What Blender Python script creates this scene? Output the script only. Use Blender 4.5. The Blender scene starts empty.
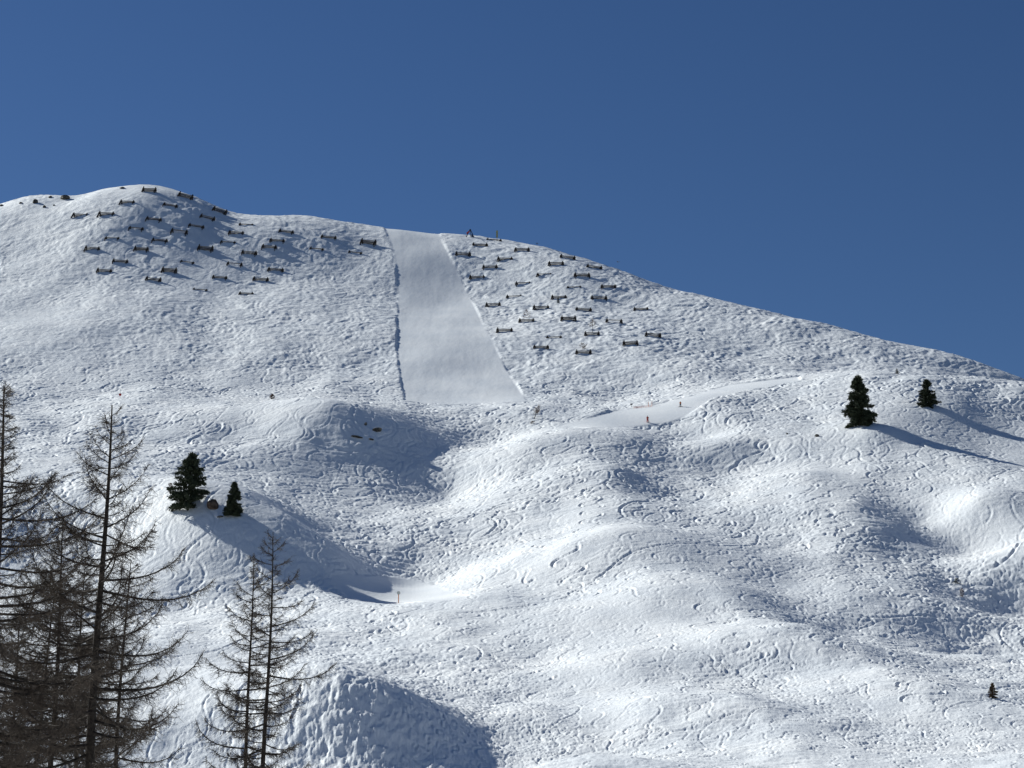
import bpy, math, random
import numpy as np
random.seed(7)
rng = np.random.default_rng(11)
R = math.radians
SC = bpy.context.scene
COL = SC.collection

# ------------------------------------------------------------------ camera
PITCH = 14.0
F = 2000.0                       # focal length in pixels of a 1024 wide frame
cam_d = bpy.data.cameras.new('camera')
cam = bpy.data.objects.new('camera', cam_d)
COL.objects.link(cam)
cam.location = (0, 0, 0)
cam.rotation_euler = (R(90 + PITCH), 0, 0)
cam_d.sensor_width = 36.0
cam_d.lens = 36.0 * F / 1024.0
cam_d.clip_start = 0.5
cam_d.clip_end = 30000
SC.camera = cam

# ------------------------------------------------------------------ light
SUN_EL, SUN_AZ = 33.0, -53.0     # azimuth from the view direction (+Y), negative = left
w = bpy.data.worlds.new('World')
SC.world = w
w.use_nodes = True
nt = w.node_tree
bg = nt.nodes['Background']
sky = nt.nodes.new('ShaderNodeTexSky')
sky.sky_type = 'NISHITA'
sky.sun_disc = False
sky.sun_elevation = R(SUN_EL)
sky.sun_rotation = R(SUN_AZ)
sky.altitude = 2600
sky.air_density = 1.0
sky.dust_density = 0.25
sky.ozone_density = 2.2
hs = nt.nodes.new('ShaderNodeHueSaturation'); hs.inputs['Hue'].default_value = 0.507; hs.inputs['Saturation'].default_value = 1.20
nt.links.new(sky.outputs[0], hs.inputs['Color']); nt.links.new(hs.outputs[0], bg.inputs[0])
bg.inputs[1].default_value = 0.047
sun_dir = np.array([math.sin(R(SUN_AZ)) * math.cos(R(SUN_EL)), math.cos(R(SUN_AZ)) * math.cos(R(SUN_EL)), math.sin(R(SUN_EL))])
sl = bpy.data.lights.new('sun', 'SUN')
sl.energy = 5.0
sl.angle = R(0.53)
sl.color = (0.985, 1.0, 0.94)
so = bpy.data.objects.new('sun', sl)
COL.objects.link(so)
from mathutils import Vector
so.rotation_euler = Vector(sun_dir.tolist()).to_track_quat('Z', 'Y').to_euler()
SC.view_settings.view_transform = 'Standard'
SC.view_settings.look = 'None'
SC.view_settings.exposure = 0.37
SC.view_settings.gamma = 1.0
SC.render.engine = 'CYCLES'
SC.cycles.max_bounces = 4
SC.cycles.diffuse_bounces = 3

# ------------------------------------------------------------------ helpers
SP, CP = math.sin(R(PITCH)), math.cos(R(PITCH))

def ray(u, v):
    a, b = (u - 512) / F, -(v - 384) / F
    return np.array([a, CP - b * SP, SP + b * CP])   # world direction

def P(u, v, Y):
    d = ray(u, v)
    return d * (Y / d[1])

def proj(x, y, z):
    depth = y * CP + z * SP
    up = -y * SP + z * CP
    return 512 + F * x / depth, 384 - F * up / depth

def sstep(a, b, t):
    t = np.clip((t - a) / (b - a), 0, 1)
    return t * t * (3 - 2 * t)

def perlin(x, y, seed):
    r_ = np.random.default_rng(seed)
    perm = r_.permutation(4096)
    ang = r_.random(4096) * 2 * np.pi
    gx, gy = np.cos(ang), np.sin(ang)
    xi, yi = np.floor(x).astype(np.int64), np.floor(y).astype(np.int64)
    xf, yf = x - xi, y - yi
    def g(i, j, dx, dy):
        h = perm[(perm[i & 4095] + j) & 4095]
        return gx[h] * dx + gy[h] * dy
    n00 = g(xi, yi, xf, yf); n10 = g(xi + 1, yi, xf - 1, yf)
    n01 = g(xi, yi + 1, xf, yf - 1); n11 = g(xi + 1, yi + 1, xf - 1, yf - 1)
    sx = xf * xf * xf * (xf * (xf * 6 - 15) + 10)
    sy = yf * yf * yf * (yf * (yf * 6 - 15) + 10)
    a = n00 + sx * (n10 - n00); b = n01 + sx * (n11 - n01)
    return (a + sy * (b - a)) * 1.5

def fbm(x, y, seed, octs=4, gain=0.5):
    s, a = 0, 1.0
    for o in range(octs):
        s = s + a * perlin(x * 2.03 ** o + 17.3 * o, y * 2.03 ** o - 9.1 * o, seed + o)
        a *= gain
    return s

# ------------------------------------------------------------------ terrain: large forms
# control points of the hillside: world points found by sight line and distance
SKY = [(-120,235),(-40,214),(0,205),(30,197),(60,196),(75,196),(85,193),(95,190),(112,187.5),(130,186.5),(150,186.5),(165,187.5),(185,193),(200,199),(215,206),
       (230,211),(245,213),(270,213.5),(300,216),(340,221),(383,227),(440,235),(470,237),(500,240),(530,244),(560,252),(590,261),(620,270),(660,284),(700,297),
       (730,305),(760,311),(780,314.5),(800,318),(830,325.5),(860,334),(890,341),(920,347),(950,353.5),(970,358),(1000,371),(1023,384),(1060,396),(1150,430)]
SKY_U = np.array([p[0] for p in SKY], float); SKY_V = np.array([p[1] for p in SKY], float)

def crestY(u):
    return np.interp(u, [-200, 60, 120, 200, 240, 300, 400, 500, 560, 640, 700, 800, 900, 1023, 1150], [785, 788, 785, 777, 773, 771, 767, 758, 743, 715, 688, 662, 642, 622, 604])

CTRL = []
def cp(u, v, Y): CTRL.append(P(u, v, Y))
for p in [(0,0,-1.7),(60,0,-2),(-60,0,-2),(0,-200,-30),(150,-200,-30),(-150,-200,-30),(0,90,-6),(-45,95,-7),(60,95,-4),(-140,100,-12),(140,100,-2),(250,0,-5),(-250,0,-12)]:
    CTRL.append(np.array(p, float))
for u, dv in [(-350,10),(0,5),(256,8),(512,0),(768,-3),(1024,-5),(1400,-10)]:
    cp(u, 850+dv, 150); cp(u, 792+dv, 188)
VIS = [
 # left part, top to bottom
 (-350,400,520),(-350,440,460),(-350,500,400),(-350,580,330),(-350,668,262),
 (0,401,520),(0,440,462),(0,478,412),(0,596,360),(0,650,300),(0,690,258),(-150,478,416),(-150,596,360),
 (100,400,520),(100,440,465),(90,481,404),(100,600,352),(110,645,296),(120,690,258),
 (190,410,500),(260,402,500),(330,398,492),(150,470,430),(250,440,462),
 (150,482,394),(200,480,385),(240,488,384),(290,515,376),(330,550,368),(382,602,352),
 (120,545,377),(50,540,384),(200,547,366),(250,562,361),(300,592,352),(345,602,347),
 (200,604,348),(220,670,276),(300,630,310),(300,660,282),
 (300,520,392),(340,540,388),(400,590,372),(420,560,388),
 (300,404,484),(335,404,482),(370,411,484),(415,430,485),(455,452,480),
 (250,440,466),(300,480,446),(340,488,444),(400,497,446),(450,494,450),(330,515,412),(400,540,396),
 (430,424,502),(482,440,494),(485,465,456),(485,490,435),(480,530,404),
 (420,410,520),(520,412,508),
 (480,600,330),(560,600,330),(450,640,296),(540,660,280),(500,700,252),(560,768,196),
 (140,668,240),(200,672,234),(260,677,228),(320,681,223),(370,688,221),(430,722,221),(488,768,217),
 (140,770,213),(200,768,213),(260,768,212),(330,768,211),(430,795,207),(380,737,214.5),
 (380,672,258),(430,700,246),(490,745,226),
 # centre
 (540,440,462),(565,430,468),(600,428,470),(650,441,466),(712,466,456),
 (560,470,436),(620,480,428),(665,497,424),(705,490,436),(620,505,404),(700,515,396),
 (640,425,490),(700,440,480),(750,470,452),(730,500,420),
 (640,532,362),(560,545,358),(720,545,362),(640,580,330),(640,640,284),(640,700,240),(640,760,200),
 (620,408,512),(700,396,512),(640,420,495),(720,420,488),(720,445,462),
 # right
 (770,394,512),(860,385,512),(940,384,512),(1023,392,512),(1150,420,505),
 (800,432,470),(850,424,470),(880,430,462),(900,460,440),(800,470,432),(925,402,490),(960,420,481),(1010,440,472),(930,440,463),(970,452,457),(1015,425,486),
 (1023,480,420),(980,500,400),(1023,540,370),(1150,500,420),(1150,600,330),
 (780,510,398),(820,499,402),(855,500,402),(890,530,387),(930,562,373),(975,600,353),
 (780,545,376),(830,545,374),(870,560,366),
 (880,484,424),(925,522,403),(962,556,388),(1010,490,413),(1023,545,380),(1023,615,352),
 (800,580,348),(850,576,352),(905,590,346),(955,612,336),
 (760,590,338),(850,605,328),(930,625,326),(985,655,318),
 (760,620,300),(860,640,284),(960,680,256),(860,700,242),(1023,720,232),(760,700,240),(860,765,198),(1000,765,200),
 (770,377,548),(860,371.5,550),(940,376,550),(1023,387,550),(1150,405,550),
 (770,374,568),(860,373,566),(940,380,566),(1023,392,566),(1150,412,564),
]
for q in VIS: cp(*q)
for u, b, c in [(-350,390,372),(0,391,368),(128,391,368),(256,391,366),(400,394,366),(512,396,368),(620,397,370),(700,386,366)]:
    sh = max(0, 300 - u) / 300 * 15
    cp(u, b, 545 - sh * .6); cp(u, c, (580 if u < 600 else 572) - sh)
for u in [-350, -200, -80, 0, 30, 60, 75, 95, 130, 165, 200, 230, 256, 300, 340, 400, 450, 512, 560, 600, 640, 700, 768, 820, 880, 950, 1000, 1080, 1150]:
    vs = float(np.interp(u, SKY_U, SKY_V)) if u > -120 else 245
    Yc = float(crestY(u))
    Y0 = (580 if u < 600 else 568) - max(0, 300 - u) / 300 * 15
    base = 362 if u < 700 else (372 if u < 900 else 396)
    if u in (-350, -200, -80, 0, 130, 256, 400, 512, 640, 768, 880, 1000, 1150):
        for t in ((0.3, 0.62) if u < 760 else (0.5,)):
            cp(u, base + (vs - base) * t, Y0 + (Yc - Y0) * t)
    cp(u, vs + 3.5, Yc - 22); cp(u, vs, Yc); cp(u, vs + 4, Yc + 25); cp(u, vs + 90, Yc + 160)

# knolls: (u, v, Y, height, left, right, front, back, turn in degrees; x axis = across)
KN = [
 (215,408,497, 3.0, 24, 26, 14, 18, 0),
 (640,528,364, 4.0, 34, 30, 16, 14, 0),
 (845,424,470, 4.0, 22, 11, 12, 12, 0),
 (925,403,490, 3.0, 20, 10, 10, 12, 0),
 (500,600,330, 2.0, 30, 14, 20, 12, 0),
 (600,672,266, 7.5, 20, 10, 22, 18, 6),
 (705,598,320, 5.0, 18, 9, 14, 14, 8),
 (780,655,284, 5.5, 20, 8, 14, 14, 12),
 (500,700,246, 3.5, 14, 7, 14, 12, 10),
 (730,715,236, 4.5, 16, 8, 14, 12, 12),
 (900,690,250, 4.2, 20, 9, 14, 12, 8),
 (610,470,432, 4.5, 14, 8, 14, 12, 0),
 (530,440,468, 2.5, 14, 9, 12, 12, 0),
 (780,440,468, 4.0, 18, 9, 12, 12, 0),
 (45,197,785, 4.0, 40, 9, 22, 18, 25),
 (60,320,640, -2.5, 26, 20, 18, 26, 0),
 (330,320,640, 3.0, 26, 24, 40, 40, 0),
]
def bump(x, y, k):
    u, v, Y, h, sl_, sr, sf, sb, th = k
    c = P(u, v, Y)
    dx, dy = x - c[0], y - c[1]
    ct, st = math.cos(R(th)), math.sin(R(th))
    a = dx * ct + dy * st
    b = -dx * st + dy * ct
    sa = np.where(a < 0, sl_, sr); sbv = np.where(b < 0, sf, sb)
    return h * np.exp(-0.5 * ((a / sa) ** 2 + (b / sbv) ** 2))
CTRL = np.array(CTRL)
for k in KN: CTRL[:, 2] -= bump(CTRL[:, 0], CTRL[:, 1], k)     # the smooth base carries what the knolls do not

def tps_fit(pts, reg=1.0):
    n = len(pts); s = 100.0
    X = pts[:, :2] / s
    d2 = ((X[:, None] - X[None]) ** 2).sum(-1)
    K = np.where(d2 > 0, 0.5 * d2 * np.log(np.maximum(d2, 1e-12)), 0)
    Pm = np.c_[np.ones(n), X]
    A = np.zeros((n + 3, n + 3)); A[:n, :n] = K + reg * 1e-3 * np.eye(n); A[:n, n:] = Pm; A[n:, :n] = Pm.T
    wv = np.linalg.solve(A, np.r_[pts[:, 2], np.zeros(3)])
    return X, wv, s
TPS = tps_fit(CTRL)

def base_z(x, y):
    X, wv, s = TPS
    xs, ys = x / s, y / s
    out = wv[-3] + wv[-2] * xs + wv[-1] * ys
    for (cx, cy), ww in zip(X, wv[:-3]):
        d2 = (xs - cx) ** 2 + (ys - cy) ** 2
        out = out + ww * 0.5 * d2 * np.log(np.maximum(d2, 1e-12))
    return out

def large_z(x, y):
    z = base_z(x, y)
    for k in KN:
        z = z + bump(x, y, k)
    return z
# ------------------------------------------------------------------ terrain: sheet
FAST = False
NS = 1150
s_in = np.linspace(-0.285, 0.285, NS)
s_out = 0.285 + np.cumsum(0.0006 * 1.06 ** np.arange(1, 96))
S = np.r_[-s_out[::-1], s_in, s_out]
Yr = [ -400, -250, -150, -90, -50, -20, 0]
y = 0.0
while y < 4000:
    if y < 90: dy = 5
    elif y < 140: dy = 2.0
    elif y < 165: dy = 0.9
    elif y < 260: dy = 0.30
    elif y < 560: dy = 0.40
    elif y < 890: dy = 0.55
    elif y < 940: dy = 3
    else: dy = max(6, (y - 850) * 0.15)
    y += dy; Yr.append(y)
Yr = np.array(Yr)
WY = np.maximum(Yr, 100.0)
GX = S[None, :] * WY[:, None]
GY = np.repeat(Yr[:, None], len(S), 1)
print('grid', GX.shape, GX.size)

# large forms on a coarser lattice then bilinear
ci = np.unique(np.r_[np.arange(0, len(S), 4), len(S) - 1]); ri = np.unique(np.r_[np.arange(0, len(Yr), 4), len(Yr) - 1])
def coarse(fn):
    cz = fn(GX[np.ix_(ri, ci)], GY[np.ix_(ri, ci)])
    t = np.empty((len(ri), len(S)))
    for k in range(len(ri)): t[k] = np.interp(S, S[ci], cz[k])
    out = np.empty(GX.shape)
    idx = np.clip(np.searchsorted(Yr[ri], Yr, side='right') - 1, 0, len(ri) - 2)
    y0, y1 = Yr[ri][idx], Yr[ri][idx + 1]
    f = ((Yr - y0) / (y1 - y0))[:, None]
    return t[idx] * (1 - f) + t[idx + 1] * f
GZ = coarse(large_z)
# fade to a plain far beyond the ridge
# skyline correction, column by column
far = Yr > 600
uu, vv = proj(GX[far], GY[far], GZ[far])
im = np.argmin(vv, 0)
cu = uu[im, np.arange(len(S))]; cv = vv[im, np.arange(len(S))]
cy = Yr[far][im]
tgt = np.interp(cu, SKY_U, SKY_V)
edge = sstep(-160, -60, cu) * (1 - sstep(1080, 1180, cu))
dz = (cv - tgt) / F * cy / CP * edge
kern = np.exp(-0.5 * (np.arange(-60, 61) / 22.0) ** 2); kern /= kern.sum()
dz = np.convolve(np.pad(dz, 60, mode='edge'), kern, 'valid')
print('skyline corr m', dz.min(), dz.max())
GZ += dz[None, :] * sstep(620, 735, GY)
# far country: drop to a snowy plain
GZ = GZ * (1 - sstep(960, 1400, GY)) + 40 * sstep(960, 1400, GY)
GZ = np.clip(GZ, -60, 330)

# ------------------------------------------------------------------ snow relief
U, V = proj(GX, GY, GZ)
U = np.where(GY > 20, U, 512); V = np.where(GY > 20, V, 900)

def blob(u, v, su, sv, th=0):
    ct, st = math.cos(R(th)), math.sin(R(th))
    a = (U - u) * ct + (V - v) * st; b = -(U - u) * st + (V - v) * ct
    return np.exp(-0.5 * ((a / su) ** 2 + (b / sv) ** 2))

def inpoly(poly):
    m = np.zeros(U.shape, bool)
    n = len(poly)
    for i in range(n):
        x0, y0 = poly[i]; x1, y1 = poly[(i + 1) % n]
        if y0 == y1: continue
        c = ((y0 > V) != (y1 > V)) & (U < (x1 - x0) * (V - y0) / (y1 - y0) + x0)
        m ^= c
    return m

# groomed strip down the face: left and right edges by height in the frame
face = sstep(520, 530, GY)
lv = [150, 227, 245, 262, 300, 350, 380, 402, 420]; lu = [350, 384, 392, 395, 397, 396, 400, 405, 407]
rv = [150, 235, 262, 300, 335, 370, 403, 420];      ru = [424, 441, 454, 473, 490, 508, 529, 538]
eL = np.interp(V, lv, lu) + 1.2 * perlin(V / 9, V * 0, 5); eR = np.interp(V, rv, ru) + 0.3 * perlin(V / 14, V * 0, 6)
yfoot = 533.0
insideL = sstep(-0.8, 2.0, U - eL); insideR = 1 - sstep(-2.5, 0.8, U - eR)
PISTE = insideL * insideR * sstep(yfoot, yfoot + 4, GY) * (1 - sstep(820, 830, GY))
# groomed trail in the middle distance
TR = [(560,424),(615,409.5),(650,404.5),(690,395),(728,384),(760,380),(800,375.5),(800,379),(745,389),(712,399),(690,412),(672,420),(640,424.5),(590,426)]
trm = inpoly(TR) & (GY > 440) & (GY < 600)
tr = trm.astype(float)
for _ in range(3):
    tr = (tr + np.roll(tr, 1, 0) + np.roll(tr, -1, 0) + np.roll(tr, 1, 1) + np.roll(tr, -1, 1)) / 5
PK = [(330,575),(395,578),(470,598),(440,603),(350,604)]
pk = (inpoly(PK) & (GY > 200) & (GY < 420)).astype(float)
for _ in range(4):
    pk = (pk + np.roll(pk, 1, 0) + np.roll(pk, -1, 0) + np.roll(pk, 1, 1) + np.roll(pk, -1, 1)) / 5

near = (GY > 120) & (GY < 890)
rough = np.full(U.shape, 1.0)
# smooth wind-packed crests and shady slopes
for b in [(270,408,70,9,-4),(290,540,60,22,35),(640,545,80,22,0),(600,430,60,8,0),(830,470,80,14,0),(940,425,60,20,0),(800,438,50,9,0),
          (930,500,60,14,0),(620,720,26,20,0),(150,190,60,6,0),(205,262,36,16,0),(35,325,36,20,0),(760,590,80,14,0),(980,440,60,30,0),(700,430,30,6,0),(600,660,50,24,-30),(560,620,70,16,0),(860,720,70,24,0),(980,510,40,24,0)]:
    rough *= 1 - 0.72 * blob(*b)
rough += 0.9 * blob(350,735,75,60) + 0.25 * blob(660,345,200,60) + 0.2*blob(690,700,120,50)
NR = fbm(GX / 34, GY / 50, 71, 3)
rough *= np.clip(1 + np.where(GY > 560, 0.35, 0.8) * NR, 0.25, 1.8)
groomed = np.maximum(np.maximum(PISTE, tr), pk)
rough = rough * (1 - 0.97 * groomed)
rough = np.where(near, rough, 0)

# the relief is finer close by, coarser up the hill
Yc_ = np.maximum(GY, 60.0); AM = np.clip(Yc_ / 430, 0.3, 1.25)
AX = GX / WY[:, None] * 430; AY = 430 * np.log(Yc_ / 100)
sc = sstep(540, 580, GY); 
wx = AX + 2.2 * perlin(AX / 9, AY / 9, 31); wy = AY + 2.2 * perlin(AX / 9, AY / 9, 32)
relief = np.zeros(U.shape)
relief += 1.1 * fbm(GX / 42, GY / 60, 1, 2) * near * (1 - tr * 0.8)     # rolls
on_face = sstep(548, 580, GY)
n1 = fbm(wx / 5.2, wy / 7.5, 3, 3, 0.55)
n1b = fbm(wx / 11, wy / 15, 13, 2, 0.5)
n2 = 1 - 2.2 * np.abs(perlin(wx / 2.6, wy / 3.6, 8))
n4 = fbm(wx / 8.0, (wy + 0.15 * wx) / 1.9, 21, 2)
n3 = perlin(wx / 1.15, wy / 1.7, 9)
f1 = fbm(wx / 2.7, wy / 3.4, 43, 3, 0.6)
relief += AM * rough * (0.035 * (1 - on_face) * n1 + 0.15 * n1b + 0.13 * on_face * f1) + AM * rough * 0.07 * n4
relief += AM * rough * 0.024 * n2 * (1 + 1.5 * on_face) + AM * rough * 0.034 * n3 * (1 + 1.6 * on_face)
# hummocks and swales a few strides across
relief += AM * (1 - groomed) * near * 0.62 * fbm(AX / 17, AY / 24, 63, 2) * np.clip(0.45 + 0.6 * rough, 0, 1.1) * (1 - 0.4 * on_face)
relief += AM * (1 - on_face) * rough * 0.08 * fbm((AX + 0.4 * AY) / 9, (AY - 0.2 * AX) / 2.2, 66, 2)
# lumps on the rough front knoll
lump = blob(350, 740, 80, 60)
relief += lump * 0.20 * fbm(GX / 1.3 + 0.4 * n1, GY / 1.9 + 0.4 * n3, 77, 4, 0.62)

# ski tracks: long swinging grooves carved downhill
dec = 1
gS = S; 
LZ = GZ
def grid_ij(x, yv):
    i = np.interp(yv, Yr, np.arange(len(Yr)))
    s = x / np.maximum(yv, 100.0)
    j = np.interp(s, S, np.arange(len(S)))
    return i, j
cellx = lambda yv: 0.000496 * yv
def sampleZ(x, yv, A=None):
    A = GZ if A is None else A
    i, j = grid_ij(x, yv)
    i0 = np.clip(i.astype(int), 0, A.shape[0] - 2); j0 = np.clip(j.astype(int), 0, A.shape[1] - 2)
    fi, fj = i - i0, j - j0
    return (A[i0, j0] * (1 - fi) * (1 - fj) + A[i0 + 1, j0] * fi * (1 - fj) + A[i0, j0 + 1] * (1 - fi) * fj + A[i0 + 1, j0 + 1] * fi * fj)
groove = np.zeros(U.shape)
NT = 4300
ty = 165 + (735 - 165) * rng.random(NT) ** 0.85
ts = (rng.random(NT) * 0.60 - 0.30)
tx = ts * ty
amp = R(35) + R(70) * rng.random(NT); wl = rng.uniform(9, 34, NT) * np.clip(ty / 430, .45, 1.2) * np.where(rng.random(NT) < .15, 3, 1)
ph = rng.random(NT) * 6.28; length = np.where(rng.random(NT) < .35, rng.uniform(60, 160, NT), rng.uniform(18, 60, NT))
bias = rng.normal(0, 0.6, NT); wid = rng.uniform(0.24, 0.42, NT); dep = rng.uniform(0.05, 0.175, NT) * np.where(rng.random(NT) < .12, 2.0, 1)
STEP = 0.22
x_, y_ = tx.copy(), ty.copy()
xs, ys, ws, ds, es = [], [], [], [], []
gxs = np.zeros(NT); gys = np.zeros(NT)
for st in range(int(170 / STEP)):
    L = st * STEP
    ks_ = np.clip(y_ / 430, 0.35, 1.0)
    act = (L < length) & (y_ > 160)
    if not act.any(): break
    if st % 10 == 0:
        gxs = (sampleZ(x_ + 6, y_) - sampleZ(x_ - 6, y_)) / 12; gys = (sampleZ(x_, y_ + 6) - sampleZ(x_, y_ - 6)) / 12
    a = np.arctan2(-gys, -gxs) + bias + amp * np.sin(ph + 6.283 * L / wl)
    x_ = x_ + np.cos(a) * STEP * act; y_ = y_ + np.sin(a) * STEP * act
    fade = np.minimum(1, np.minimum(L / 4, (length - L) / 4)) * (0.55 + 0.45 * np.abs(np.cos(ph + 6.283 * L / wl)))
    xs.append(x_[act].copy()); ys.append(y_[act].copy()); ws.append((wid * ks_)[act]); ds.append((dep * fade * ks_)[act])
xs, ys, ws, ds = map(np.concatenate, (xs, ys, ws, ds))
print('track points', len(xs))
fi, fj = grid_ij(xs, ys)
i0 = np.round(fi).astype(int); j0 = np.round(fj).astype(int)
flat = groove.ravel()
for di in range(-2, 3):
    for dj in range(-3, 4):
        ii, jj = np.clip(i0 + di, 0, U.shape[0] - 1), np.clip(j0 + dj, 0, U.shape[1] - 1)
        d2 = (GX[ii, jj] - xs) ** 2 + (GY[ii, jj] - ys) ** 2
        t = d2 / ws ** 2
        val = ds * (np.exp(-t) - 0.45 * np.exp(-0.35 * (np.sqrt(t) - 2.0) ** 2 * 4))
        m = np.abs(val) > 0.01
        k = ii[m] * U.shape[1] + jj[m]
        neg = np.zeros(flat.size) if False else None
        np.maximum.at(flat, k[val[m] > 0], val[m][val[m] > 0])
        vn = val[m]; kk = k[vn < 0]; vn = vn[vn < 0]
        sel = flat[kk] < 0.03
        np.minimum.at(flat, kk[sel], vn[sel])
groove = flat.reshape(U.shape)
relief -= groove * (1 - 0.6 * on_face) * (1 - groomed) * np.clip(0.5 + 0.6 * rough, 0.3, 1.1) * near
# groomed strip is cut into the snow
mid = np.clip((U - eL) / np.maximum(eR - eL, 1), 0, 1)
relief -= PISTE * (0.30 - 0.16 * mid) - PISTE * (0.05 * fbm(GX / 6, GY / 30, 55, 3) + 0.012 * fbm(GX / 1.6, GY / 4.0, 56, 3))
relief -= tr * 0.35
import os
if os.environ.get('NOREL'): relief = relief * 0 + 0.5 * fbm(GX / 42, GY / 60, 1, 2) * near
GZ = GZ + relief

def build_sheet(name, mat):
    n, m = GX.shape
    me = bpy.data.meshes.new(name)
    co = np.stack([GX, GY, GZ], -1).astype(np.float32).reshape(-1)
    me.vertices.add(n * m); me.vertices.foreach_set('co', co)
    i = np.arange(n - 1)[:, None] * m + np.arange(m - 1)[None, :]
    q = np.stack([i, i + 1, i + 1 + m, i + m], -1).reshape(-1).astype(np.int32)
    nf = (n - 1) * (m - 1)
    me.loops.add(nf * 4); me.loops.foreach_set('vertex_index', q)
    me.polygons.add(nf)
    me.polygons.foreach_set('loop_start', np.arange(0, nf * 4, 4, dtype=np.int32))
    me.polygons.foreach_set('use_smooth', np.ones(nf, bool))
    at = me.attributes.new('groomed', 'FLOAT', 'POINT')
    at.data.foreach_set('value', groomed.astype(np.float32).ravel())
    me.update()
    me.materials.append(mat)
    o = bpy.data.objects.new(name, me); COL.objects.link(o)
    o['kind'] = 'structure'
    return o

def new_mat(name, col, rough=0.7, spec=0.3):
    m = bpy.data.materials.new(name); m.use_nodes = True
    b = m.node_tree.nodes['Principled BSDF']
    b.inputs['Base Color'].default_value = (*col, 1)
    b.inputs['Roughness'].default_value = rough
    b.inputs['Specular IOR Level'].default_value = spec
    return m, b

def noisy(m, b, c1, c2, scale, bump_d=0, detail=4):
    t = m.node_tree
    tc = t.nodes.new('ShaderNodeTexCoord')
    n = t.nodes.new('ShaderNodeTexNoise'); n.inputs['Scale'].default_value = scale; n.inputs['Detail'].default_value = detail
    r = t.nodes.new('ShaderNodeValToRGB')
    r.color_ramp.elements[0].position = 0.35; r.color_ramp.elements[1].position = 0.65
    r.color_ramp.elements[0].color = (*c1, 1); r.color_ramp.elements[1].color = (*c2, 1)
    t.links.new(tc.outputs['Object'], n.inputs['Vector'])
    t.links.new(n.outputs['Fac'], r.inputs[0]); t.links.new(r.outputs[0], b.inputs['Base Color'])
    if bump_d:
        bp = t.nodes.new('ShaderNodeBump'); bp.inputs['Distance'].default_value = bump_d; bp.inputs['Strength'].default_value = 1
        t.links.new(n.outputs['Fac'], bp.inputs['Height']); t.links.new(bp.outputs[0], b.inputs['Normal'])
    return m

m_snow, b = new_mat('snow', (0.80, 0.82, 0.845), 0.6, 0.25)
noisy(m_snow, b, (0.74, 0.765, 0.80), (0.84, 0.85, 0.865), 0.09)
t = m_snow.node_tree
geo = t.nodes.new('ShaderNodeNewGeometry')
mp = t.nodes.new('ShaderNodeMapping'); mp.inputs['Scale'].default_value = (1, 0.6, 1)
nn = t.nodes.new('ShaderNodeTexNoise'); nn.inputs['Scale'].default_value = 0.9; nn.inputs['Detail'].default_value = 6; nn.inputs['Roughness'].default_value = 0.62
at = t.nodes.new('ShaderNodeAttribute'); at.attribute_name = 'groomed'
mr = t.nodes.new('ShaderNodeMapRange'); mr.inputs['To Min'].default_value = 0.16; mr.inputs['To Max'].default_value = 0.07
bp = t.nodes.new('ShaderNodeBump'); bp.inputs['Strength'].default_value = 1.0
t.links.new(geo.outputs['Position'], mp.inputs['Vector']); t.links.new(mp.outputs[0], nn.inputs['Vector'])
t.links.new(at.outputs['Fac'], mr.inputs['Value']); t.links.new(mr.outputs[0], bp.inputs['Distance'])
t.links.new(nn.outputs['Fac'], bp.inputs['Height']); t.links.new(bp.outputs[0], b.inputs['Normal'])
build_sheet('snow_slope', m_snow)

# ------------------------------------------------------------------ finding the ground
def ground(x, yv):
    return float(sampleZ(np.array([x]), np.array([float(yv)]))[0])
_Yt = np.arange(130, 930, 0.25)
def hit(u, v):
    """first ground point on the sight line through (u, v)"""
    d = ray(u, v); k = _Yt / d[1]
    zr = k * d[2]; zg = sampleZ(k * d[0], _Yt)
    w_ = np.nonzero(zg >= zr)[0]
    i = w_[0] if len(w_) else None
    if i is None:
        # just over the skyline: stand it on the crest
        vv_ = proj(k * d[0], _Yt, zg)[1]; i = 1500 + int(np.argmin(vv_[1500:]))
        return np.array([k[i] * d[0], _Yt[i], zg[i]])
    return np.array([k[i] * d[0], _Yt[i], zg[i]])
# ------------------------------------------------------------------ object helpers
def tag(o, label=None, cat=None, group=None, kind=None):
    if label: o['label'] = label
    if cat: o['category'] = cat
    if group: o['group'] = group
    if kind: o['kind'] = kind
    return o

def empty(name, loc, rot=(0, 0, 0), scale=1.0):
    o = bpy.data.objects.new(name, None); COL.objects.link(o)
    o.location = [float(c) for c in loc]; o.rotation_euler = rot
    o.scale = (scale, scale, scale) if np.isscalar(scale) else scale
    o.empty_display_size = 0.3
    return o

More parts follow.
